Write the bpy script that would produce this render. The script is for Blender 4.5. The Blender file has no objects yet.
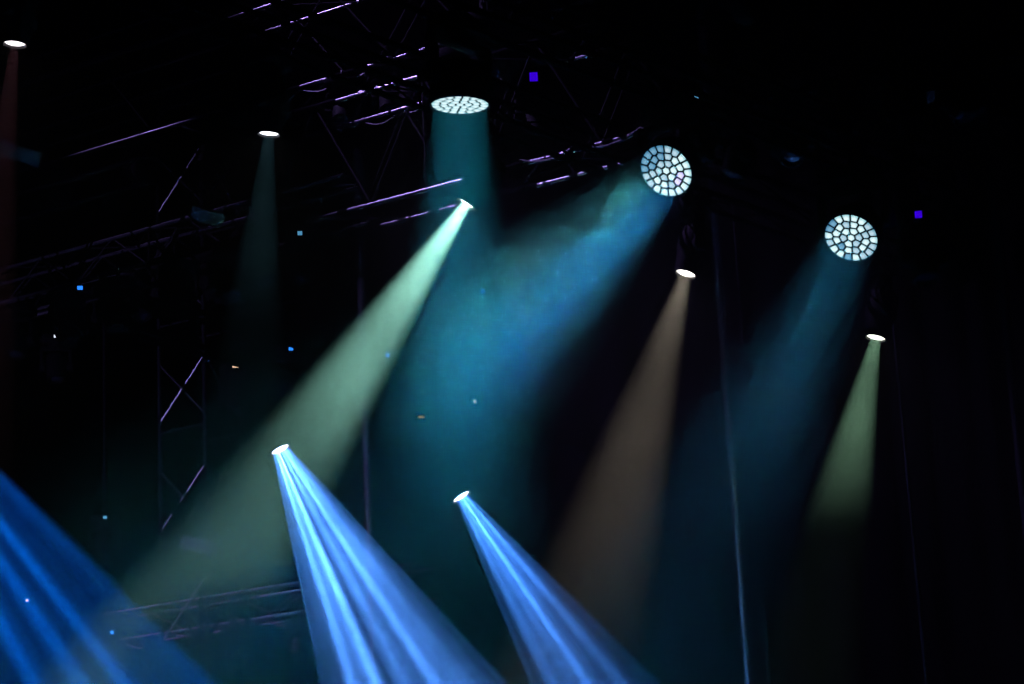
import bpy, bmesh, math, random
from mathutils import Vector, Matrix

# ------------------------------------------------------------------ camera
PI = math.pi
F = 85 / 36 * 1024
CAM = Vector((0, 0, 1.7))
PITCH, ROLL = math.radians(15), math.radians(2.8)
fw = Vector((0, math.cos(PITCH), math.sin(PITCH)))
r0 = Vector((1, 0, 0)); u0 = r0.cross(fw)
rt = r0 * math.cos(ROLL) - u0 * math.sin(ROLL)
up = u0 * math.cos(ROLL) + r0 * math.sin(ROLL)
SC = bpy.context.scene
COL = SC.collection
cd = bpy.data.cameras.new('camera'); cam = bpy.data.objects.new('camera', cd); COL.objects.link(cam)
cd.lens = 85; cd.sensor_width = 36; cd.clip_end = 200; cd.clip_start = 0.1
m = Matrix((rt, up, -fw)).transposed().to_4x4(); m.translation = CAM
cam.matrix_world = m
SC.camera = cam


def P(px, py, d):                      # photograph pixel at a depth -> a place in the hall
    return CAM + (fw + rt * ((px - 512) / F) + up * ((342 - py) / F)) * d


# ------------------------------------------------------------------ world, exposure
w = bpy.data.worlds.new('world'); SC.world = w; w.use_nodes = True
bg = w.node_tree.nodes['Background']
bg.inputs[0].default_value = (0.10, 0.08, 0.55, 1); bg.inputs[1].default_value = 0.0016
vs = SC.view_settings
vs.view_transform = 'Standard'; vs.look = 'None'; vs.gamma = 1; vs.use_curve_mapping = False; vs.exposure = 0
SC.display_settings.display_device = 'sRGB'
cy = SC.cycles
cy.use_denoising = True; cy.denoiser = 'OPENIMAGEDENOISE'; cy.denoising_input_passes = 'RGB'
cy.volume_bounces = 0; cy.max_bounces = 4; cy.diffuse_bounces = 1; cy.glossy_bounces = 2
cy.transparent_max_bounces = 8; cy.volume_step_rate = 0.3; cy.volume_max_steps = 128
cy.caustics_reflective = False; cy.caustics_refractive = False


def light(name, kind, loc, d, energy, color, **kw):
    ld = bpy.data.lights.new(name, kind); o = bpy.data.objects.new(name, ld); COL.objects.link(o)
    o.location = loc; o.rotation_euler = d.to_track_quat('-Z', 'Y').to_euler()
    ld.energy = energy; ld.color = color
    for k, v in kw.items(): setattr(ld, k, v)
    return o


# lavender wash hung above and in front of the big truss, catching its tubes
tdir, pdir = Vector((-0.84, 0.54, 0)), Vector((0.54, 0.84, 0))
ldir = (tdir * 0.52 + Vector((0, 0, 0.80)) - pdir * 0.30).normalized()
for q, en, ang_ in ((P(480, 150, 19.9), 950, 27), (P(390, 45, 25.0), 1200, 24), (P(215, 620, 29.3), 700, 26), (P(195, 262, 25.2), 120, 20)):
    p0 = q + ldir * 6.5
    light('roof_wash', 'SPOT', p0, q - p0, en, (0.46, 0.29, 1.0), spot_size=math.radians(ang_), spot_blend=0.7, shadow_soft_size=0.08)
# dim violet fill that grazes the towers and rear rigging
p0 = Vector((-13, 12, 3))
light('side_wash', 'SPOT', p0, P(190, 500, 26.5) - p0, 1100, (0.42, 0.30, 1.0), spot_size=math.radians(26), spot_blend=0.8, shadow_soft_size=0.1)
p0 = Vector((-2.5, 27.5, 1.5))
light('rear_wash', 'SPOT', p0, P(745, 690, 23) - p0, 130, (0.24, 0.26, 1.0), spot_size=math.radians(20), spot_blend=1.0, shadow_soft_size=0.1)

# ------------------------------------------------------------------ materials
def nt(name):
    mt = bpy.data.materials.new(name); mt.use_nodes = True
    return mt, mt.node_tree.nodes, mt.node_tree.links


def surf(name, col, rough=0.5, metal=0.0, var=0.25, scale=6.0, bump=0.0, spec=0.5):
    mt, N, L = nt(name); b = N['Principled BSDF']
    tc = N.new('ShaderNodeTexCoord'); no = N.new('ShaderNodeTexNoise'); no.inputs['Scale'].default_value = scale
    L.new(tc.outputs['Object'], no.inputs['Vector'])
    mx = N.new('ShaderNodeMix'); mx.data_type = 'RGBA'
    mx.inputs['A'].default_value = (*[c * (1 - var) for c in col], 1); mx.inputs['B'].default_value = (*[min(1, c * (1 + var)) for c in col], 1)
    L.new(no.outputs['Fac'], mx.inputs['Factor']); L.new(mx.outputs['Result'], b.inputs['Base Color'])
    b.inputs['Specular IOR Level'].default_value = spec; b.inputs['Roughness'].default_value = rough; b.inputs['Metallic'].default_value = metal
    if bump:
        bp = N.new('ShaderNodeBump'); bp.inputs['Strength'].default_value = bump
        L.new(no.outputs['Fac'], bp.inputs['Height']); L.new(bp.outputs['Normal'], b.inputs['Normal'])
    return mt


def glow(name, col, strength, rim=None, rad=0.03):
    """a lamp face: gives off light, clear enough for the bulb behind it to shine through"""
    mt, N, L = nt(name); N.remove(N['Principled BSDF']); out = N['Material Output']
    e = N.new('ShaderNodeEmission'); e.inputs[1].default_value = strength
    e.inputs[0].default_value = (*col, 1)
    if rim:
        tc = N.new('ShaderNodeTexCoord'); ln = N.new('ShaderNodeVectorMath'); ln.operation = 'LENGTH'
        L.new(tc.outputs['Object'], ln.inputs[0])
        mr = N.new('ShaderNodeMapRange'); mr.inputs['From Min'].default_value = rad * 0.30; mr.inputs['From Max'].default_value = rad * 1.05
        L.new(ln.outputs['Value'], mr.inputs['Value'])
        mx = N.new('ShaderNodeMix'); mx.data_type = 'RGBA'; mx.inputs['A'].default_value = (*col, 1); mx.inputs['B'].default_value = (*rim, 1)
        L.new(mr.outputs['Result'], mx.inputs['Factor']); L.new(mx.outputs['Result'], e.inputs[0])
    L.new(e.outputs[0], out.inputs['Surface'])
    return mt


def lensmat(name, col, strength):
    mt, N, L = nt(name); N.remove(N['Principled BSDF']); out = N['Material Output']
    e = N.new('ShaderNodeEmission'); e.inputs[0].default_value = (*col, 1); e.inputs[1].default_value = strength
    t = N.new('ShaderNodeBsdfTransparent'); a = N.new('ShaderNodeAddShader')
    L.new(e.outputs[0], a.inputs[0]); L.new(t.outputs[0], a.inputs[1]); L.new(a.outputs[0], out.inputs['Surface'])
    return mt


M = dict(
    black=surf('black_painted_metal', (0.008, 0.008, 0.010), 0.7, 0.0, 0.3, 14, 0, 0.2),
    alu=surf('aluminium_tube', (0.62, 0.62, 0.66), 0.36, 0.85, 0.2, 9),
    dull=surf('dull_steel_tube', (0.16, 0.16, 0.18), 0.55, 0.3, 0.3, 8),
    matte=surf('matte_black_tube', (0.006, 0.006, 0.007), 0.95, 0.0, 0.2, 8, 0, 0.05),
    brace=surf('dimmed_brace_tube', (0.016, 0.016, 0.018), 0.7, 0.0, 0.3, 8, 0, 0.15),  # colour darkened so the braces stay faint beside the lit chords
    dark=surf('dark_steel_tube', (0.02, 0.02, 0.025), 0.6, 0.2, 0.3, 8),
    rubber=surf('cable_rubber', (0.02, 0.02, 0.022), 0.5),
    drape=surf('black_drape', (0.010, 0.010, 0.013), 0.95, 0, 0.4, 3, 0.3),
    floor=surf('black_stage_floor', (0.015, 0.015, 0.017), 0.5, 0, 0.4, 2, 0.1),
    panel=surf('grey_lamp_panel', (0.28, 0.33, 0.38), 0.5, 0.0, 0.25, 5),
    chrome=surf('bright_clamp_metal', (0.7, 0.7, 0.74), 0.3, 0.8, 0.1, 12),
    blue_led=glow('blue_display', (0.02, 0.22, 1.0), 1.6),
    violet_led=glow('violet_display', (0.05, 0.0, 0.9), 0.75),
    white_led=glow('white_indicator', (0.75, 0.8, 1.0), 1.2),
    cyan_led=glow('cyan_indicator', (0.10, 0.35, 0.6), 0.9),
    warm_led=glow('warm_indicator', (0.8, 0.55, 0.35), 1.2),
)

# ------------------------------------------------------------------ mesh helpers
def frame(d):
    d = d.normalized()
    a = Vector((0, 0, 1)) if abs(d.z) < 0.95 else Vector((1, 0, 0))
    x = d.cross(a).normalized()
    return x, x.cross(d).normalized()


def tube(bm, pts, r, n=8, cap=True):
    pts = [Vector(p) for p in pts]; rings = []
    x = y = None
    for i, p in enumerate(pts):
        d = (pts[min(i + 1, len(pts) - 1)] - pts[max(i - 1, 0)]).normalized()
        if x is None: x, y = frame(d)
        else:
            x = (x - d * x.dot(d)).normalized(); y = x.cross(d).normalized()
        rr = r[i] if isinstance(r, (list, tuple)) else r
        rings.append([bm.verts.new(p + (x * math.cos(2 * PI * k / n) + y * math.sin(2 * PI * k / n)) * rr) for k in range(n)])
    for a, b in zip(rings, rings[1:]):
        for k in range(n): bm.faces.new((a[k], a[(k + 1) % n], b[(k + 1) % n], b[k]))
    if cap: bm.faces.new(rings[0][::-1]); bm.faces.new(rings[-1])
    return bm


def lathe(bm, prof, n=32, axis='z'):
    rings = []
    for r, z in prof:
        if r < 1e-5: rings.append([bm.verts.new((0, 0, z))])
        else: rings.append([bm.verts.new((r * math.cos(2 * PI * k / n), r * math.sin(2 * PI * k / n), z)) for k in range(n)])
    for a, b in zip(rings, rings[1:]):
        for k in range(n):
            j = (k + 1) % n
            if len(a) == 1 and len(b) == 1: continue
            if len(a) == 1: bm.faces.new((a[0], b[j], b[k]))
            elif len(b) == 1: bm.faces.new((a[k], a[j], b[0]))
            else: bm.faces.new((a[k], a[j], b[j], b[k]))
    return bm


def box(bm, c, s, bev=0.0, mat=None):
    ret = bmesh.ops.create_cube(bm, size=1)
    vs_ = ret['verts']
    for v in vs_: v.co = Vector((v.co.x * s[0], v.co.y * s[1], v.co.z * s[2]))
    if bev:
        es = list({e for v in vs_ for e in v.link_edges})
        r = bmesh.ops.bevel(bm, geom=es, offset=bev, segments=2, affect='EDGES', profile=0.6)
        vs_ = list({v for f in r['faces'] for v in f.verts} | {v for v in vs_ if v.is_valid})
    for v in vs_:
        if mat: v.co = mat @ v.co
        v.co += Vector(c)
    return bm


def obj(name, bm, mat, parent=None, smooth=True):
    me = bpy.data.meshes.new(name)
    bmesh.ops.recalc_face_normals(bm, faces=bm.faces)
    bm.to_mesh(me); bm.free()
    me.materials.append(mat)
    if smooth:
        for p in me.polygons: p.use_smooth = True
        me.set_sharp_from_angle(angle=math.radians(35))
    o = bpy.data.objects.new(name, me); COL.objects.link(o)
    if parent: o.parent = parent
    return o


def inst(name, me, parent, loc=(0, 0, 0), rot=None):
    o = bpy.data.objects.new(name, me); COL.objects.link(o); o.parent = parent; o.location = loc
    if rot is not None: o.rotation_euler = rot
    return o


def thing(name, label, cat, loc=(0, 0, 0), group=None):
    o = bpy.data.objects.new(name, None); COL.objects.link(o); o.location = loc
    o.empty_display_size = 0.1
    o['label'] = label; o['category'] = cat
    if group: o['group'] = group
    return o


def tag(o, label, cat, group=None):
    o['label'] = label; o['category'] = cat
    if group: o['group'] = group
    return o


def structure(o): o['kind'] = 'structure'; return o


B = bmesh.new

# ------------------------------------------------------------------ the setting
def pleated(bm, x0, x1, z0, z1, amp=0.14, step=0.14):
    n = int((x1 - x0) / step); cols = []
    for i in range(n + 1):
        x = x0 + (x1 - x0) * i / n
        y = amp * math.sin(i * 1.45) + 0.05 * math.sin(i * 0.37)
        cols.append([bm.verts.new((x, y, z)) for z in (z0, z1)])
    for a, b in zip(cols, cols[1:]): bm.faces.new((a[0], b[0], b[1], a[1]))


bm = B(); pleated(bm, -16, 16, 0, 18)
o = obj('wall_back', bm, M['drape']); o.location = (0, 34, 0); structure(o)
md = o.modifiers.new('thickness', 'SOLIDIFY'); md.thickness = 0.02
bm = B(); box(bm, (0, 18, -0.15), (36, 34, 0.3)); structure(obj('floor', bm, M['floor'], smooth=False))

# ------------------------------------------------------------------ trusses
TH = math.radians(57.0)                       # the rigging runs back to the left
T_DIR = Vector((-math.sin(TH), math.cos(TH), 0))
P_DIR = Vector((math.cos(TH), math.sin(TH), 0))   # across it, away from the camera


def on_line(a, d, px):
    """point of the line a + s*d that the photograph shows in column px"""
    def col(s):
        q = a + d * s - CAM
        return 512 + F * q.dot(rt) / q.dot(fw) - px
    s0, s1 = 0.0, 0.5
    for _ in range(30):
        f0, f1 = col(s0), col(s1)
        if abs(f1 - f0) < 1e-9: break
        s0, s1 = s1, s1 - f1 * (s1 - s0) / (f1 - f0)
        if abs(s1 - s0) < 1e-6: break
    return a + d * s1


def truss(name, label, a, b, wid, hei, mat, rc=0.020, rb=0.011, step=0.5, side=None, group=None, faces=4, bracemat=None):
    """box truss from a to b (near bottom chord), width toward side, height up"""
    a, b = Vector(a), Vector(b); d = (b - a).normalized(); L = (b - a).length
    side = (side or d.cross(Vector((0, 0, 1)))).normalized()
    upv = Vector((0, 0, 1)) if abs(d.z) < 0.9 else side.cross(d).normalized()
    t = thing(name, label, 'truss', a, group)
    offs = [Vector((0, 0, 0)), side * wid, side * wid + upv * hei, upv * hei]
    for o_ in offs:
        obj('chord', tube(B(), [o_, o_ + d * L], rc, 12), mat, t)
    n = max(2, round(L / step))
    k = 0
    for f in range(faces):
        o1, o2 = offs[f], offs[(f + 1) % 4]
        for i in range(n):
            s1, s2 = L * i / n, L * (i + 1) / n
            if i % 2: q1, q2 = o2 + d * s1, o1 + d * s2
            else: q1, q2 = o1 + d * s1, o2 + d * s2
            k += 1
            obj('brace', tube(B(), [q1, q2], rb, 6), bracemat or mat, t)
    for i in (0, n // 2, n):
        s = L * i / n
        obj('end_frame', tube(B(), [offs[0] + d * s, offs[1] + d * s, offs[2] + d * s, offs[3] + d * s, offs[0] + d * s], rb * 1.2, 6), bracemat or mat, t)
    return t, a, d, L, side, upv


def rig(label, px0, py0, d0, xa, xb, **kw):
    a = P(px0, py0, d0)
    A_, B_ = on_line(a, T_DIR, xb), on_line(a, T_DIR, xa)
    return truss('lighting_truss', label, A_, B_, kw.pop('wid', 0.52), kw.pop('hei', 1.0), side=P_DIR, **kw)


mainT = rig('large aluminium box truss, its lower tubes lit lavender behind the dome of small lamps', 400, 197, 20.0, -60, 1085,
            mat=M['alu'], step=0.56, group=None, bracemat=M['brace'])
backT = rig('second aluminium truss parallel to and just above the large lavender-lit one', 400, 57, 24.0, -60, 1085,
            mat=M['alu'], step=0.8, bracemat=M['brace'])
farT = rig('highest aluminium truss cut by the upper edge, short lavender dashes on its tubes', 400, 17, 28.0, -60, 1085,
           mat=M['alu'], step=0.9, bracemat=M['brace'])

# ------------------------------------------------------------------ moving lamps
def sdir(dx, dy, toward):
    """direction of a beam: its run in the picture and how far it leans toward the audience (degrees)"""
    v = (rt * dx - up * dy).normalized(); b = math.radians(toward)
    return (v * math.cos(b) - fw * math.sin(b)).normalized()


def base_mesh(w_, d_, h_):
    bm = B(); box(bm, (0, 0, -h_ / 2), (w_, d_, h_), 0.015)
    for s in (-1, 1): box(bm, (s * (w_ / 2 + 0.008), 0, -h_ / 2), (0.02, d_ * 0.5, h_ * 0.35), 0.005)   # carrying grips
    lathe_at(bm, [(0, -h_), (0.085, -h_), (0.085, -h_ - 0.035), (0, -h_ - 0.035)], (0, 0, 0))
    return bm


def lathe_at(bm, prof, off, n=24):
    b2 = B(); lathe(b2, prof, n)
    me = bpy.data.meshes.new('t'); b2.to_mesh(me); b2.free()
    me.transform(Matrix.Translation(off)); bm.from_mesh(me); bpy.data.meshes.remove(me)
    return bm


def yoke_mesh(half, drop):
    """U-shaped yoke: crossbar under the base, two arms down to the pivot at z=0 (built around the pivot)"""
    bm = B(); th = 0.035
    prof = []
    box(bm, (0, 0, drop - 0.03), (2 * half + 0.05, 0.09, 0.05), 0.012)
    for s in (-1, 1):
        box(bm, (s * (half + 0.02), 0, drop * 0.5 - 0.03), (th, 0.10, drop + 0.02), 0.012)
        tube(bm, [(s * (half + 0.045), 0, 0), (s * (half - 0.02), 0, 0)], 0.06, 20)
    return bm


def clamp_mesh():
    bm = B()
    for s in (0,):
        pts = [Vector((s * 0.10, 0.036 * math.cos(a), 0.036 * math.sin(a) + 0.036)) for a in [i * 2 * PI / 14 for i in range(15)]]
        tube(bm, pts, 0.012, 6)
        tube(bm, [(s * 0.10, 0, 0), (s * 0.10, 0, -0.06)], 0.010, 6)
        tube(bm, [(s * 0.10, 0.05, 0.03), (s * 0.10, 0.09, 0.03)], 0.008, 6)
    return bm


def cell_layout():
    """37 cells in rings of 1, 6, 12 and 18 inside a unit circle, each the polygon nearest its own centre"""
    pts = [Vector((0, 0))]
    for n, r, ph in ((6, 0.30, 0.2), (12, 0.575, 0.05), (18, 0.855, 0.0)):
        for k in range(n):
            a = 2 * PI * k / n + ph; pts.append(Vector((math.cos(a), math.sin(a))) * r)
    cells = []
    for c in pts:
        poly = [Vector((math.cos(2 * PI * i / 72), math.sin(2 * PI * i / 72))) for i in range(72)]
        for q in pts:
            if q is c: continue
            mid = (c + q) / 2; nrm = (q - c).normalized(); off = 0.034
            out = []
            for i in range(len(poly)):
                A_, B_ = poly[i], poly[(i + 1) % len(poly)]
                da, db = (A_ - mid).dot(nrm) + off, (B_ - mid).dot(nrm) + off
                if da <= 0: out.append(A_)
                if (da < 0) != (db < 0): out.append(A_ + (B_ - A_) * (da / (da - db)))
            poly = out
            if not poly: break
        cells.append((c, poly))
    return cells


CELLS = cell_layout()
R_WASH, R_SPOT = 0.188, 0.070
cell_meshes = []
for c, poly in CELLS:
    bm = B(); ctr = sum(poly, Vector((0, 0))) / len(poly)
    rings = []
    for sc_, dz in ((0.99, 0.0), (0.98, 0.003), (0.86, 0.005), (0.55, 0.007)):
        rings.append([bm.verts.new(((c.x + (p.x - c.x) * sc_ - c.x) * R_WASH, (c.y + (p.y - c.y) * sc_ - c.y) * R_WASH, -dz)) for p in poly])
    top = bm.verts.new(((ctr.x - c.x) * R_WASH, (ctr.y - c.y) * R_WASH, -0.008))
    for a, b in zip(rings, rings[1:]):
        for k in range(len(poly)): bm.faces.new((a[k], a[(k + 1) % len(poly)], b[(k + 1) % len(poly)], b[k]))
    for k in range(len(poly)): bm.faces.new((rings[-1][k], rings[-1][(k + 1) % len(poly)], top))
    me = bpy.data.meshes.new('lens_cell'); bmesh.ops.recalc_face_normals(bm, faces=bm.faces); bm.to_mesh(me); bm.free()
    for p in me.polygons: p.use_smooth = True
    me.materials.append(None)
    cell_meshes.append(me)
CM = dict(
    w=glow('cell_white', (0.80, 0.98, 1.0), 1.15, (0.16, 0.50, 0.60), 0.034),
    p=glow('cell_pale', (0.60, 0.82, 0.95), 0.95, (0.10, 0.36, 0.50), 0.032),
    b=glow('cell_blue', (0.26, 0.56, 0.80), 0.80, (0.03, 0.20, 0.40), 0.032),
    v=glow('cell_violet', (0.85, 0.85, 1.0), 1.1, (0.30, 0.22, 0.95), 0.034),
)


def lathe_mesh(prof, n=40):
    return lathe(B(), prof, n)


def mesh_of(name, bm, mat):
    o = obj(name, bm, mat); me = o.data; bpy.data.objects.remove(o); return me


WM = dict(
    clamp=mesh_of('clamp', clamp_mesh(), M['black']),
    base=mesh_of('base', base_mesh(0.36, 0.24, 0.11), M['black']),
    yoke=mesh_of('yoke', yoke_mesh(0.235, 0.30), M['black']),
    head=mesh_of('head', lathe_mesh([(0, 0.15), (0.09, 0.145), (0.13, 0.12), (0.16, 0.06), (0.19, 0.0), (0.208, -0.08), (0.208, -0.158), (0.193, -0.163),
                                     (0.191, -0.155), (0, -0.150)]), M['black']),
)
SM = dict(
    clamp=WM['clamp'],
    base=mesh_of('base', base_mesh(0.34, 0.24, 0.11), M['black']),
    yoke=mesh_of('yoke', yoke_mesh(0.145, 0.26), M['black']),
    head=mesh_of('head', lathe_mesh([(0, 0.19), (0.08, 0.185), (0.115, 0.16), (0.13, 0.08), (0.13, -0.02), (0.115, -0.06), (0.10, -0.20), (0.096, -0.225), (0.080, -0.225),
                                     (0.079, -0.20), (0.100, -0.06), (0.11, 0.10), (0.0, 0.15)]), M['black']),
    ring=mesh_of('front_ring', lathe_mesh([(0.080, -0.229), (0.100, -0.229), (0.100, -0.219), (0.080, -0.219), (0.080, -0.229)]), M['black']),
    lens=mesh_of('lens', lathe_mesh([(0, -0.222), (0.04, -0.219), (0.070, -0.212), (R_SPOT + 0.010, -0.206)], 36), lensmat('t', (1, 1, 1), 1)),
)


def bolt(bm_name, root, z0):
    pass


def body(root, pivot_z, d, K, w_front):
    ang = math.atan2(d.y, d.x) - PI / 2
    top = pivot_z
    inst('clamp', K['clamp'], root, (0, 0, top + 0.06))
    b = inst('base', K['base'], root, (0, 0, top), (0, 0, ang))
    return ang, b


def head_rot(d):
    z = -d
    x = Vector((d.y, -d.x, 0))
    x = x.normalized() if x.length > 1e-4 else Vector((1, 0, 0))
    y = z.cross(x).normalized()
    return Matrix((x, y, z)).transposed().to_euler(), x


def lamp(kind, label, Lc, d, hang, group=None):
    """hang = (x, y, z) point of the rigging above; returns head"""
    K = WM if kind == 'wash' else SM
    front = 0.158 if kind == 'wash' else 0.215
    ydrop = 0.30 if kind == 'wash' else 0.26
    piv = Lc - d * front
    root = thing('moving_head_lamp' if kind != 'wash' else 'wash_lamp', label, 'stage light', piv + Vector((0, 0, ydrop + 0.14)), group)
    eul, x = head_rot(d)
    pan = math.atan2(x.y, x.x)
    zb = 0.0
    inst('base', K['base'], root, (0, 0, zb), (0, 0, pan))
    inst('yoke', K['yoke'], root, (0, 0, -ydrop - 0.14), (0, 0, pan))
    h = inst('head', K['head'], root, (0, 0, -ydrop - 0.14), eul)
    return root, h


def plan_depth(px, py, a, b):
    """depth at which the sight line of a pixel crosses the vertical plane through a and b"""
    n = Vector((-(b - a).y, (b - a).x, 0)); q = P(px, py, 1.0) - CAM
    return (a - CAM).dot(n) / q.dot(n)


def attach(name, o, head, z, ld_rot=(0, 0, 0), xy=(0, 0)):
    o.parent = head; o.location = (xy[0], xy[1], z); o.rotation_euler = ld_rot
    return o


# --- the three cell-faced wash lamps
rnd = random.Random(5)
wa, wb = P(460, 105, 16.0), P(851, 238, 17.0)
patterns = [
    'w' * 37,
    None, None]
def cell_kind(i, which):
    c = CELLS[i][0]
    if which == 0: return 'w'
    if which == 1: return None
    return None


def wash(label, px, py, d, which):
    dep = plan_depth(px, py, wa, wb)
    Lc = P(px, py, dep)
    root, h = lamp('wash', label, Lc, d, None)
    # picture-left half of the middle lamp burns bluer; work in the head's own axes
    R = h.rotation_euler.to_matrix()
    for i, (c, poly) in enumerate(CELLS):
        v = R @ Vector((c.x, c.y, 0)); sx, sy = v.dot(rt), v.dot(up)
        if which == 0: k = 'w'
        elif which == 1:
            s = -sx * 0.9 + sy * 0.75
            k = 'b' if s > 0.55 else ('p' if s > 0.02 else 'w')
            if rnd.random() < 0.12: k = 'p'
            if abs(sx - 0.45) < 0.13 and abs(sy + 0.28) < 0.13: k = 'v'
        else:
            k = rnd.choice('wwwwwppb')
        me = cell_meshes[i].copy(); me.materials[0] = CM[k]
        o_ = inst('lens_cell', me, h, (c.x * R_WASH, c.y * R_WASH, -0.154))
    return root, h, Lc


washA = wash('round lamp of small lens cells aimed straight down, seen almost edge-on as a flat oval', 460, 105, sdir(0.0, 1, 12.5), 0)
washB = wash('round lamp of small lens cells, the middle of three, bluish cells at its upper rim', 666, 171, sdir(-0.707, 0.707, 50), 1)
washC = wash('round lamp of small lens cells farthest along the row, above the greenish spot lamp', 851, 238, sdir(-0.54, 0.84, 49), 2)


def disc(h, name, energy, color, size, spread, xy=(0, 0), z=-0.185, tilt=(0, 0, 0)):
    o = light(name, 'AREA', (0, 0, 0), Vector((0, 0, -1)), energy, color, shape='DISK', size=size, spread=math.radians(spread))
    return attach(name, o, h, z, tilt, xy)


def head_xy(h, sx, sy):
    """offset on a lamp's face that lies (sx right, sy up) as the audience sees it"""
    R = h.rotation_euler.to_matrix(); x = R @ Vector((1, 0, 0)); y = R @ Vector((0, 1, 0))
    a, b, c, e = x.dot(rt), y.dot(rt), x.dot(up), y.dot(up); D = a * e - b * c
    return ((e * sx - b * sy) / D, (-c * sx + a * sy) / D)


disc(washA[1], 'wash_beam', 32, (0.012, 0.34, 0.50), 0.36, 24)
disc(washB[1], 'wash_beam', 41, (0.05, 0.50, 0.62), 0.36, 22)
disc(washB[1], 'wash_beam', 25, (0.0, 0.14, 0.80), 0.16, 15, head_xy(washB[1], 0.09, -0.06))
disc(washC[1], 'wash_beam', 28, (0.01, 0.24, 0.42), 0.36, 19)

# --- the hard-edged spot lamps
def gobo(ld, h, half, base, bars, seed):
    """a slotted disc inside the lamp: the beam leaves as a fan of bright shafts. bars = (place across the beam -1..1, width, strength)"""
    ld.use_nodes = True; T = ld.node_tree; N, L = T.nodes, T.links; e = N['Emission']
    tc = N.new('ShaderNodeTexCoord'); sp = N.new('ShaderNodeSeparateXYZ'); L.new(tc.outputs['Normal'], sp.inputs[0])
    cb = N.new('ShaderNodeCombineXYZ')
    for ax in ('X', 'Y'):
        dv = N.new('ShaderNodeMath'); dv.operation = 'DIVIDE'; L.new(sp.outputs[ax], dv.inputs[0]); L.new(sp.outputs['Z'], dv.inputs[1])
        L.new(dv.outputs[0], cb.inputs[ax])
    R = h.rotation_euler.to_matrix(); Lc = h.parent.location + h.location
    v = R.transposed() @ (Lc - CAM).normalized(); ang = math.atan2(v.y, v.x)
    k = 1 / math.tan(math.radians(half))
    if (R @ Vector((-math.sin(ang), math.cos(ang), 0))).dot(rt) > 0: k = -k
    mp = N.new('ShaderNodeMapping'); mp.inputs['Rotation'].default_value = (0, 0, -ang); L.new(cb.outputs[0], mp.inputs['Vector'])
    no = N.new('ShaderNodeTexNoise'); no.inputs['Scale'].default_value = 14; no.inputs['Detail'].default_value = 1.5
    ms = N.new('ShaderNodeMapping'); ms.inputs['Scale'].default_value = (0.35, 1.6, 1); ms.inputs['Location'].default_value = (seed, seed, seed)
    L.new(mp.outputs[0], ms.inputs['Vector']); L.new(ms.outputs[0], no.inputs['Vector'])
    s2 = N.new('ShaderNodeSeparateXYZ'); L.new(mp.outputs[0], s2.inputs[0])

    def math_(op, a, b):
        m_ = N.new('ShaderNodeMath'); m_.operation = op
        for i, q in enumerate((a, b)):
            if q is None: continue
            if isinstance(q, (int, float)): m_.inputs[i].default_value = q
            else: L.new(q, m_.inputs[i])
        return m_.outputs[0]
    y = math_('MULTIPLY', s2.outputs['Y'], k)
    tot = base
    for c, w_, a_ in bars:
        u = math_('DIVIDE', math_('SUBTRACT', y, c), w_)
        g = math_('MULTIPLY', math_('EXPONENT', math_('MULTIPLY', math_('MULTIPLY', u, u), -1.0), None), a_)
        tot = math_('ADD', g, tot)
    mr = N.new('ShaderNodeMapRange'); mr.inputs['From Min'].default_value = 0.36; mr.inputs['From Max'].default_value = 0.64
    mr.inputs['To Min'].default_value = 0.45; mr.inputs['To Max'].default_value = 1.55
    L.new(no.outputs['Fac'], mr.inputs['Value'])
    L.new(math_('MULTIPLY', tot, mr.outputs['Result']), e.inputs['Strength'])
    e.inputs['Color'].default_value = (1, 1, 1, 1)


def spot(label, Lc, d, energy, color, half, blend, face, z=0.06, gb=None, hang=None):
    root, h = lamp('spot', label, Lc, d, hang)
    inst('front_ring', SM['ring'], h)
    me = SM['lens'].copy(); me.materials[0] = lensmat('lens_glow', *face); inst('lens', me, h)
    o = light('spot_beam', 'SPOT', (0, 0, 0), Vector((0, 0, -1)), energy, color, spot_size=math.radians(2 * half), spot_blend=blend, shadow_soft_size=0.0)
    attach('spot_beam', o, h, z)
    if gb: gobo(o.data, h, half, *gb)
    return root, h


sa, sb = P(15, 43, 17.0), P(876, 337, 19.5)
def spos(px, py): return P(px, py, plan_depth(px, py, sa, sb))
spots = [
    spot('small spot lamp at the upper corner with a faint reddish beam', spos(15, 43), sdir(-0.06, 1, 13), 260, (0.9, 0.35, 0.45), 6, 0.6, ((1, 0.9, 0.95), 3)),
    spot('small spot lamp pointing straight down, thin white oval lens, faint teal beam', spos(269, 133), sdir(-0.06, 1, 12), 200, (0.25, 0.75, 0.9), 8, 0.6, ((0.85, 0.9, 1.0), 4)),
    spot('spot lamp throwing the long pale green beam across the stage', spos(467, 203), sdir(-0.55, 0.83, 8), 23000, (0.40, 0.95, 0.77), 8.8, 0.85, ((1, 1, 0.95), 5)),
    spot('spot lamp with the warm brownish beam, below the middle cell-faced lamp', spos(686, 273), sdir(-0.30, 0.95, 20), 2000, (1.0, 0.86, 0.66), 10.2, 0.9, ((1, 0.97, 0.9), 5)),
    spot('spot lamp with the short yellow-green beam, lowest of the descending row', spos(876, 337), sdir(-0.25, 0.97, 17), 4000, (0.50, 1.0, 0.62), 9.2, 0.7, ((0.95, 1, 0.85), 5)),
]
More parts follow.
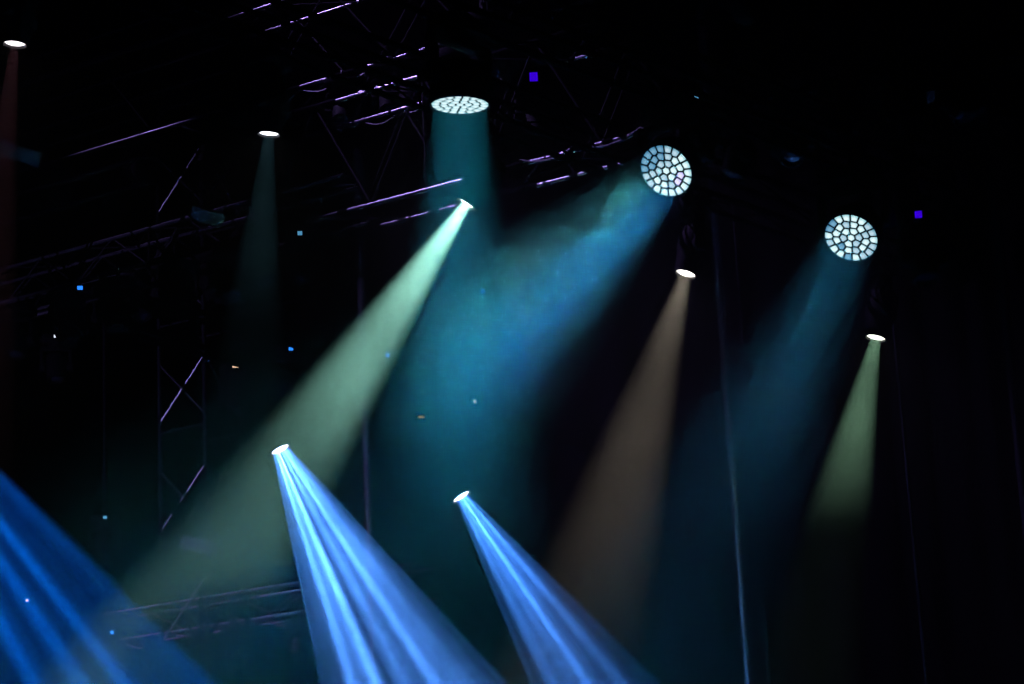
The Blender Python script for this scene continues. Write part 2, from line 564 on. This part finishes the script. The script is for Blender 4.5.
lows = [
    spot('spot lamp with the brightest white-blue beam of streaks, in front of the green beam', P(280, 449, 19.4), sdir(0.49, 0.87, 20), 38000, (0.075, 0.27, 1.0), 15.0, 0.15, ((0.9, 0.97, 1.0), 6), z=0.03, gb=(0.30, ((-0.55, 0.06, 1.7), (-0.26, 0.06, 1.9), (-0.4, 0.16, 0.8), (0.05, 0.10, 0.9), (0.34, 0.07, 1.3), (0.55, 0.2, 0.3), (0.95, 0.04, 0.8), (-0.95, 0.04, 0.8)), 3.1)),
    spot('spot lamp with a smooth blue beam, beside the middle of the stage', P(461, 496, 19.3), sdir(0.57, 0.82, 20), 24000, (0.055, 0.25, 1.0), 12, 0.3, ((0.9, 0.97, 1.0), 6), z=0.03, gb=(0.4, ((0.0, 0.07, 2.0), (-0.15, 0.3, 0.6), (0.45, 0.12, 0.8), (-0.6, 0.1, 0.3)), 7.7)),
    spot('spot lamp beyond the picture edge sending the broad blue beam in', P(-150, 335, 15.2), sdir(0.575, 0.82, 10), 8000, (0.0, 0.16, 1.0), 13, 0.25, ((0.9, 0.97, 1.0), 6), z=0.03, gb=(0.5, ((-0.7, 0.1, 1.0), (-0.3, 0.08, 1.5), (0.05, 0.12, 1.0), (0.35, 0.06, 1.4), (0.85, 0.1, 1.2)), 1.3)),
]

# ------------------------------------------------------------------ haze
# ------------------------------------------------------------------ what the lamps hang from
def rake(label, lamps_, extra=0.9, wid=0.29):
    """black raked truss above a row of lamps; each lamp's pipe runs up to its near lower tube"""
    rs = [l[0] for l in lamps_]; a, b = rs[0].location.copy(), rs[-1].location.copy()
    def zt(p): 
        f = (p - a).xy.dot((b - a).xy) / (b - a).xy.length_squared
        return a.z + (b.z - a.z) * f
    lift = max(r.location.z - zt(r.location) for r in rs) + 0.12
    a.z += lift; b.z += lift; d = (b - a).normalized()
    A_, B_ = a - d * extra, b + d * extra
    truss('lighting_truss', label, A_, B_, wid, wid, M['matte'], 0.024, 0.008, 0.7, side=Vector((-d.y, d.x, 0)))
    for r in rs:
        top = zt(r.location) - r.location.z
        obj('drop_pipe', tube(B(), [(0, 0, -0.01), (0, 0, top - 0.005)], 0.024, 12), M['black'], r)
        inst('clamp', WM['clamp'], r, (0, 0, top - 0.036))


rake('black raked truss carrying the three round cell-faced lamps', [washA, washB, washC])
rake('black raked truss carrying the descending row of five small spot lamps', spots)
rake('black low truss carrying the two blue-beam lamps of the lower half', [lows[0], lows[1]], 1.2)
r_ = lows[2][0]; q_ = r_.location + Vector((0, 0, 0.12))
inst('clamp', WM['clamp'], r_, (0, 0, 0.084)); obj('drop_pipe', tube(B(), [(0, 0, -0.01), (0, 0, 0.10)], 0.024, 12), M['black'], r_)
truss('lighting_truss', 'short black truss beyond the picture edge carrying the broad blue beam lamp', q_ + T_DIR * 1.8, q_ - T_DIR * 0.4, 0.29, 0.29, M['matte'], 0.024, 0.008, 0.6, side=P_DIR)

def haze():
    bm = B(); x0, x1, y0, y1, z0, z1 = -6.5, 6.0, 11.5, 19.6, 0.6, 10.0
    box(bm, ((x0 + x1) / 2, (y0 + y1) / 2, (z0 + z1) / 2), (x1 - x0, y1 - y0, z1 - z0))
    mt, N, L = nt('haze'); N.remove(N['Principled BSDF']); out = N['Material Output']
    sc_ = N.new('ShaderNodeVolumeScatter'); sc_.inputs['Color'].default_value = (1, 1, 1, 1); sc_.inputs['Anisotropy'].default_value = 0.0
    L.new(sc_.outputs[0], out.inputs['Volume'])
    ge = N.new('ShaderNodeNewGeometry')
    no = N.new('ShaderNodeTexNoise'); no.inputs['Scale'].default_value = 0.9; no.inputs['Detail'].default_value = 2; no.inputs['Roughness'].default_value = 0.6
    L.new(ge.outputs['Position'], no.inputs['Vector'])
    mr = N.new('ShaderNodeMapRange'); mr.inputs['From Min'].default_value = 0.3; mr.inputs['From Max'].default_value = 0.7
    mr.inputs['To Min'].default_value = 0.55; mr.inputs['To Max'].default_value = 1.45
    L.new(no.outputs['Fac'], mr.inputs['Value'])
    acc = None
    blobs = [(P(450, 235, 18.2), 0.9, 1.0), (P(460, 590, 16), 1.6, -0.9), (P(470, 370, 15.5), 1.9, 1.8), (P(262, 250, 17.4), 0.7, 1.2), (P(745, 620, 15), 1.7, -1.0), (P(215, 710, 17.6), 1.3, -1.3), (P(860, 640, 18.6), 2.0, -1.9), (P(630, 680, 17.5), 1.5, -0.9),
             (P(220, 600, 18), 2.6, -0.55), (P(430, 60, 20.3), 2.6, -1.4), (P(660, 70, 19), 2.3, -1.2), (P(230, 150, 20.5), 2.4, -1.2), (P(120, 400, 18.3), 1.8, -1.0), (P(270, 730, 16.5), 1.5, -1.3), (P(300, 480, 13.6), 1.8, -1.3)]
    for c, rad, amp in blobs:
        ds = N.new('ShaderNodeVectorMath'); ds.operation = 'DISTANCE'; L.new(ge.outputs['Position'], ds.inputs[0]); ds.inputs[1].default_value = c
        r_ = N.new('ShaderNodeMapRange'); r_.interpolation_type = 'SMOOTHSTEP'
        r_.inputs['From Min'].default_value = 0; r_.inputs['From Max'].default_value = rad; r_.inputs['To Min'].default_value = amp; r_.inputs['To Max'].default_value = 0
        L.new(ds.outputs['Value'], r_.inputs['Value'])
        ad = N.new('ShaderNodeMath'); ad.operation = 'ADD'
        L.new(r_.outputs['Result'], ad.inputs[0])
        if acc: L.new(acc.outputs[0], ad.inputs[1])
        else: ad.inputs[1].default_value = 1.0
        acc = ad
    mu = N.new('ShaderNodeMath'); mu.operation = 'MULTIPLY'; L.new(acc.outputs[0], mu.inputs[0]); L.new(mr.outputs['Result'], mu.inputs[1])
    mu.use_clamp = False
    mx_ = N.new('ShaderNodeMath'); mx_.operation = 'MAXIMUM'; L.new(acc.outputs[0], mx_.inputs[0]); mx_.inputs[1].default_value = 0.04; L.new(mx_.outputs[0], mu.inputs[0])
    m2 = N.new('ShaderNodeMath'); m2.operation = 'MULTIPLY'; L.new(mu.outputs[0], m2.inputs[0]); m2.inputs[1].default_value = 0.02
    L.new(m2.outputs[0], sc_.inputs['Density'])
    o = obj('haze', bm, mt, smooth=False)
    o['kind'] = 'stuff'; tag(o, 'thin stage haze drifting through all the light beams', 'haze')
    return o


haze()

# ------------------------------------------------------------------ towers and uprights
def ground(p): return Vector((p.x, p.y, 0))


def tower(label, foot, wid, top, step, mat, bmat, z0):
    t = thing('truss_tower', label, 'tower', foot)
    s1, s2 = T_DIR * wid, P_DIR * wid
    offs = [Vector((0, 0, 0)), s1, s1 + s2, s2]
    obj('base_plate', box(B(), (s1 + s2) / 2 + Vector((0, 0, 0.02)), (wid * 1.9, wid * 1.9, 0.04), 0.005), M['black'], t)
    for o_ in offs: obj('leg', tube(B(), [o_ + Vector((0, 0, 0.03)), o_ + Vector((0, 0, top))], 0.026, 10), mat, t)
    z = z0 % step
    while z + step * 0.54 < top:
        for f in range(4):
            a, b = offs[f], offs[(f + 1) % 4]
            for q1, q2 in ((a, b), (b, a)):
                obj('brace', tube(B(), [q1 + Vector((0, 0, z)), q2 + Vector((0, 0, z + step * 0.54))], 0.013, 6), bmat if f in (0, 3) else M['matte'], t)  # rear-face braces coloured black to stand in for their shade
        ring = [o_ + Vector((0, 0, z - 0.12)) for o_ in offs]
        obj('ring_frame', tube(B(), ring + ring[:1], 0.015, 6), M['dark'], t)
        z += step
    return t


tower('square lattice tower with crossed braces standing beyond the green beam', ground(P(205, 420, 26)) , 0.64, 12.0, 1.20, M['dark'], M['alu'], P(205, 528, 26).z)
for px, py, d, r_, mt_, lab in (
        (737, 520, 21.5, 0.042, 'alu', 'tall upright pole catching bluish light, right of the warm beam'),
        (757, 520, 22.0, 0.018, 'dark', 'thin dim upright pole just beside the bluish-lit one'),
        (369, 500, 25.0, 0.055, 'alu', 'thick grey upright pole seen dimly between the two blue beams'),
        (912, 520, 22.5, 0.020, 'dark', 'faint thin upright pole past the yellow-green beam'),
        (1014, 400, 24.0, 0.05, 'dark', 'faint upright pole at the outer edge of the picture')):
    p = P(px, py, d); g = ground(p)
    t = thing('upright_pole', lab, 'pole', g)
    obj('tube', tube(B(), [(0, 0, 0.02), (0, 0, 10.5)], r_, 12), M[mt_], t)
    obj('base_plate', box(B(), (0, 0, 0.015), (0.5, 0.5, 0.03), 0.004), M['black'], t)

# ------------------------------------------------------------------ more rigging and the lamps that are off
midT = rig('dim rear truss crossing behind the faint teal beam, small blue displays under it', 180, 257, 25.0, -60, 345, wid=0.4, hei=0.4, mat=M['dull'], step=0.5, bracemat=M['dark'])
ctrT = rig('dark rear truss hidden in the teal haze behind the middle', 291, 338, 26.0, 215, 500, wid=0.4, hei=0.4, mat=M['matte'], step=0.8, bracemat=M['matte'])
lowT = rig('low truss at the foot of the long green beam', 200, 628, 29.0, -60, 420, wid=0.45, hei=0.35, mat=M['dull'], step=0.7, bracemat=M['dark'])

OFFM = dict(
    clamp=mesh_of('clamp', clamp_mesh(), M['dull']),
    base=mesh_of('base', base_mesh(0.30, 0.20, 0.10), M['black']),
    yoke=mesh_of('yoke', yoke_mesh(0.13, 0.22), M['black']),
    head=mesh_of('head', lathe_mesh([(0, 0.15), (0.07, 0.145), (0.11, 0.11), (0.118, 0.02), (0.10, -0.10), (0.098, -0.16), (0.080, -0.165), (0.078, -0.14), (0, -0.135)], 24), M['black']),
    lens=mesh_of('lens', lathe_mesh([(0, -0.150), (0.04, -0.147), (0.076, -0.138)], 24), surf('dark_lens_glass', (0.05, 0.06, 0.09), 0.08, 0.0, 0.1)),
)


def off_lamp(rigt, px, py, label, display=None, size=(0.05, 0.04), group=None, aim=(0.1, 1, 30), off=None, lit=None):
    """an unlit lamp under the near lower tube of a truss; py=None hangs it straight on the tube"""
    a = rigt[1] + (off or Vector((0, 0, 0)))
    q = on_line(a, T_DIR, px)
    if py is None: rp = q + Vector((0, 0, -0.07))
    else:
        dep = plan_depth(px, py, a, a + T_DIR); rp = P(px, py, dep) + Vector((0, 0, 0.045))
    root = thing('unlit_stage_lamp', label, 'stage light', rp, group)
    d = sdir(*aim); eul, x = head_rot(d); pan = math.atan2(x.y, x.x)
    gap = q.z - rp.z
    if gap > 0.14:
        obj('drop_pipe', tube(B(), [(0, 0, -0.01), (0, 0, gap - 0.02)], 0.02, 10), M['black'], root)
    inst('clamp', OFFM['clamp'], root, (0, 0, max(gap - 0.036, 0.0)))
    b = inst('base', OFFM['base'], root, (0, 0, 0), (0, 0, pan))
    inst('yoke', OFFM['yoke'], root, (0, 0, -0.34), (0, 0, pan))
    h = inst('head', OFFM['head'], root, (0, 0, -0.34), eul)
    inst('lens', OFFM['lens'], h)
    if display:
        # display window on the side of the base that faces the audience
        v = CAM - rp; v.z = 0; v.normalize(); n = Vector((-v.y, v.x, 0))
        mt3 = Matrix((n, v, Vector((0, 0, 1)))).transposed()
        bm = B(); box(bm, v * 0.19 + Vector((0, 0, -0.055)), (size[0], 0.012, size[1]), 0.003, mt3.to_4x4())
        bm2 = box(B(), v * 0.165 + Vector((0, 0, -0.055)), (size[0] + 0.03, 0.045, size[1] + 0.03), 0.004, mt3.to_4x4())
        obj('display_housing', bm2, M['black'], root)
        obj('display', bm, M[display], root)
    return root


for px, py, disp, size, rg, lab in (
        (80, 292, 'blue_led', (0.055, 0.04), midT, 'unlit lamp with a bright blue display above the broad blue beam'),
        (300, 238, 'cyan_led', (0.045, 0.04), midT, 'unlit lamp with a dim blue display left of the pale green beam'),
        (56, 340, 'white_led', (0.045, 0.03), midT, 'unlit lamp showing one tiny white point near the picture edge'),
        (236, 369, 'warm_led', (0.07, 0.05), midT, 'unlit lamp with a small yellowish glint beside the lattice tower'),
        (291, 352, 'blue_led', (0.045, 0.045), ctrT, 'unlit lamp with a saturated blue display between tower and green beam'),
        (388, 359, 'blue_led', (0.035, 0.035), ctrT, 'unlit lamp with a blue point at the edge of the green beam'),
        (422, 419, 'warm_led', (0.06, 0.045), ctrT, 'unlit lamp with a pale glint in the teal haze'),
        (475, 405, 'white_led', (0.035, 0.03), ctrT, 'unlit lamp with a tiny white point in the brightest teal haze'),
        (483, 296, 'blue_led', (0.04, 0.04), ctrT, 'unlit lamp with a dull cyan point under the flat oval lamp'),
        (534, 84, 'violet_led', (0.066, 0.075), mainT, 'unlit lamp with a square violet display on the big truss'),
        (919, 221, 'violet_led', (0.05, 0.05), mainT, 'unlit lamp with a square violet display beyond the last cell-faced lamp'),
        (697, 105, 'cyan_led', (0.03, 0.03), mainT, 'unlit lamp with a faint cyan point above the middle cell-faced lamp'),
        (27, 602, 'white_led', (0.03, 0.03), lowT, 'unlit lamp with a white point inside the broad blue beam'),
        (112, 634, 'blue_led', (0.04, 0.04), lowT, 'unlit lamp with a blue point at the lower rim of the broad blue beam'),
        (105, 520, 'cyan_led', (0.04, 0.03), midT, 'unlit lamp with a dim cyan point above the edge of the broad blue beam')):
    if px in (534,): off_lamp(rg, px, py, lab, disp, size, off=mainT[5] * 1.0 + mainT[4] * 0.52 - Vector((0, 0, 0.6)))
    else: off_lamp(rg, px, py, lab, disp, size)

rd = random.Random(11)
TN, TF, TT = Vector((0, 0, 0)), P_DIR * 0.52, P_DIR * 0.52 + Vector((0, 0, 1.0))
for rg, label, grp, xs in (
        (mainT, 'unlit black lamp hung under the big lavender-lit truss', 'unlit lamps under the big truss', (18, 66, 118, 178, 232, 735, 790, 838, 900, 955)),
        (backT, 'unlit black lamp hung under the second truss near the upper edge', 'unlit lamps under the second truss', (60, 140, 210, 262, 342, 388, 408, 456, 498, 540)),
        (farT, 'unlit black lamp hung under the highest truss', 'unlit lamps under the highest truss', (150, 250, 300, 360, 385, 420)),
        (midT, 'unlit lamp in the dim row under the rear truss', 'unlit lamps under the rear truss', (140, 165, 188, 212, 240, 262)),
        (lowT, 'unlit lamp under the low truss at the foot of the green beam', 'unlit lamps under the low truss', (152, 205, 232, 250, 300))):
    for x_ in xs:
        off_lamp(rg, x_, None, label, None, group=grp, aim=(rd.uniform(-0.5, 0.5), 1, rd.uniform(5, 60)))

# black sleeves added round truss tubes to break their lit lines into dashes
def gap_sleeves(off, spans, rig_=None):
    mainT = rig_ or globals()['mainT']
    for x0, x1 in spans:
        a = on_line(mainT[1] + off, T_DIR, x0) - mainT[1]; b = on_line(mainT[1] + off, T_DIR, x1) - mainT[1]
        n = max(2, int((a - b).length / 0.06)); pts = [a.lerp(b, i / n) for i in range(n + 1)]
        obj('gap_sleeve', tube(B(), pts, [0.027 + rd.uniform(0, 0.006) for _ in pts], 10), M['matte'], mainT[0])


gap_sleeves(TN, ((150, 306), (339, 348), (463, 529), (545, 547), (565, 574), (589, 591), (604, 613), (634, 1060)))
gap_sleeves(TF, ((150, 338), (346, 382), (430, 440), (458, 511), (518, 537), (545, 547), (571, 578), (588, 604), (609, 618), (625, 628), (634, 1060)))
gap_sleeves(TF + Vector((0, 0, 1.0)), ((150, 303), (333, 336), (343, 345), (390, 392), (426, 500), (512, 555), (569, 575), (591, 1000)))
gap_sleeves(Vector((0, 0, 1.0)), ((150, 336), (419, 1000)))

W5, W5T = P_DIR * 0.52, Vector((0, 0, 1.0))
gap_sleeves(TN, ((250, 300), (333, 356), (381, 394), (407, 419), (447, 520)), backT)
gap_sleeves(W5, ((250, 303), (316, 318), (333, 357), (379, 413), (428, 430), (447, 560)), backT)
gap_sleeves(TN, ((230, 339), (352, 354), (368, 400), (412, 470)), farT)
gap_sleeves(W5, ((230, 349), (362, 365), (383, 409), (425, 470)), farT)

# chain hoists that hold the big truss and the second one
def hoist(rigt, px, label, hgt, offz):
    q = on_line(rigt[1] + P_DIR * 0.26 + Vector((0, 0, offz)), T_DIR, px)
    t = thing('chain_hoist', label, 'hoist', q)
    obj('hook', tube(B(), [(0, 0, -0.02), (0.03, 0, 0.02), (0.03, 0, 0.07), (0, 0, 0.10), (-0.025, 0, 0.08)], 0.012, 8), M['dark'], t)
    obj('sling', tube(B(), [tuple(P_DIR * -0.26), (0, 0, 0.02), tuple(P_DIR * 0.26)], 0.012, 8), M['rubber'], t)
    bm = box(B(), (0, 0, 0.30), (0.26, 0.22, 0.36), 0.04); obj('motor', bm, M['black'], t)
    bm = B(); lathe_at(bm, [(0, -0.35), (0.08, -0.33), (0.11, -0.1), (0.11, 0.12), (0.09, 0.12), (0.09, 0.0), (0, 0.0)], (0.22, 0, 0.15)); obj('chain_bag', bm, M['drape'], t)
    bm = B(); n = int(hgt / 0.06)
    for i in range(n):
        z = 0.48 + i * 0.06; a = (0.014, 0) if i % 2 else (0, 0.014)
        tube(bm, [(a[0], a[1], z), (a[0], a[1], z + 0.07)], 0.005, 4); tube(bm, [(-a[0], -a[1], z), (-a[0], -a[1], z + 0.07)], 0.005, 4)
    obj('chain', bm, M['dark'], t)


hoist(mainT, 485, 'chain hoist on the big truss behind the flat oval lamp', 2.5, 1.03)
hoist(mainT, 715, 'chain hoist on the big truss past the middle cell-faced lamp', 2.5, 1.03)
hoist(mainT, 240, 'chain hoist on the big truss above the straight-down spot lamp', 2.5, 1.03)

# cables slung along the trusses
def cable(label, rigt, xs, off, sag, r_, mat, group=None):
    pts = []
    ends = [on_line(rigt[1] + off, T_DIR, x_) for x_ in xs]
    for a, b in zip(ends, ends[1:]):
        for i in range(10):
            f = i / 10; p = a.lerp(b, f); p.z -= sag * 4 * f * (1 - f) * (b - a).length; pts.append(p)
    pts.append(ends[-1])
    o = obj('cable', tube(B(), [p - pts[0] for p in pts], r_, 6), M[mat]); o.location = pts[0]
    tag(o, label, 'cable', group)


cable('slack cable looped along the near side of the big truss', mainT, (520, 575, 640, 700, 780, 860), Vector((0, 0, 0.03)) - P_DIR * 0.03, 0.12, 0.011, 'dull')
cable('thin cable looping under the upper tubes of the big truss', mainT, (310, 345, 362, 400, 428, 460), TT, 0.2, 0.009, 'dull')
cable('cable swagged below the second truss near the upper edge', backT, (180, 300, 345, 372, 405, 450, 500, 560), Vector((0, 0, -0.02)), 0.16, 0.012, 'dull')
cable('cable swagged below the highest truss', farT, (300, 340, 366, 382, 415, 470), Vector((0, 0, -0.02)), 0.16, 0.012, 'dull')
cable('cable slung along the low truss at the foot of the green beam', lowT, (120, 170, 200, 236, 262, 320, 400), Vector((0, 0, 0.02)), 0.2, 0.012, 'dull')

# rectangular strobe lamps with grey glass fronts
def strobe(label, px, py, d, wpx, hpx, roll, top, mat='panel'):
    c = P(px, py, d); W, H = wpx * d / F, hpx * d / F
    t = thing('strobe_lamp', label, 'strobe', c)
    v = (CAM - c).normalized(); v.z -= 0.10; v.normalize(); x = Vector((0, 0, 1)).cross(v).normalized(); y = v.cross(x)
    a = math.radians(roll); x, y = x * math.cos(a) - y * math.sin(a), y * math.cos(a) + x * math.sin(a)
    R = Matrix((x, y, v)).transposed().to_4x4()
    obj('body', box(B(), v * -0.07, (W * 1.06, H * 1.1, 0.12), 0.012, R), M['black'], t)
    obj('glass_front', box(B(), v * -0.003, (W, H, 0.02), 0.004, R), M[mat], t)
    bm = B(); tube(bm, [x * (W * 0.56) - v * 0.06, x * (W * 0.56) - v * 0.06 + Vector((0, 0, 0.22)), -x * (W * 0.56) - v * 0.06 + Vector((0, 0, 0.22)), -x * (W * 0.56) - v * 0.06], 0.012, 8)
    obj('bracket', bm, M['black'], t)
    tube_top = top - c.z
    if tube_top > 0.2: obj('drop_pipe', tube(B(), [-v * 0.06 + Vector((0, 0, 0.20)), -v * 0.06 + Vector((0, 0, tube_top))], 0.02, 8), M['black'], t)
    return t


def top_of(rigt, px): return on_line(rigt[1], T_DIR, px).z
strobe('grey rectangular strobe lamp below the faint reddish beam at the picture edge', 18, 153, 20.5, 46, 15, 18, 9.2)
strobe('bluish rectangular strobe lamp left of the faint teal beam', 207, 217, 21.0, 33, 14, 18, 8.9)
st = strobe('grey rectangular strobe lamp clamped low on the lattice tower', 199, 545, 25.2, 38, 14, 12, 0)
obj('arm', tube(B(), [Vector((0, 0.06, 0.16)), ground(P(205, 420, 26)) + Vector((0, 0, st.location.z + 0.2)) - st.location], 0.02, 8), M['black'], st)
strobe('dim blue rectangular strobe lamp high above the last cell-faced lamp', 936, 95, 19.0, 34, 12, -8, 8.6)
strobe('small dim blue strobe lamp nearest the middle of the upper edge dashes', 830, 121, 19.0, 24, 12, -8, 8.6)
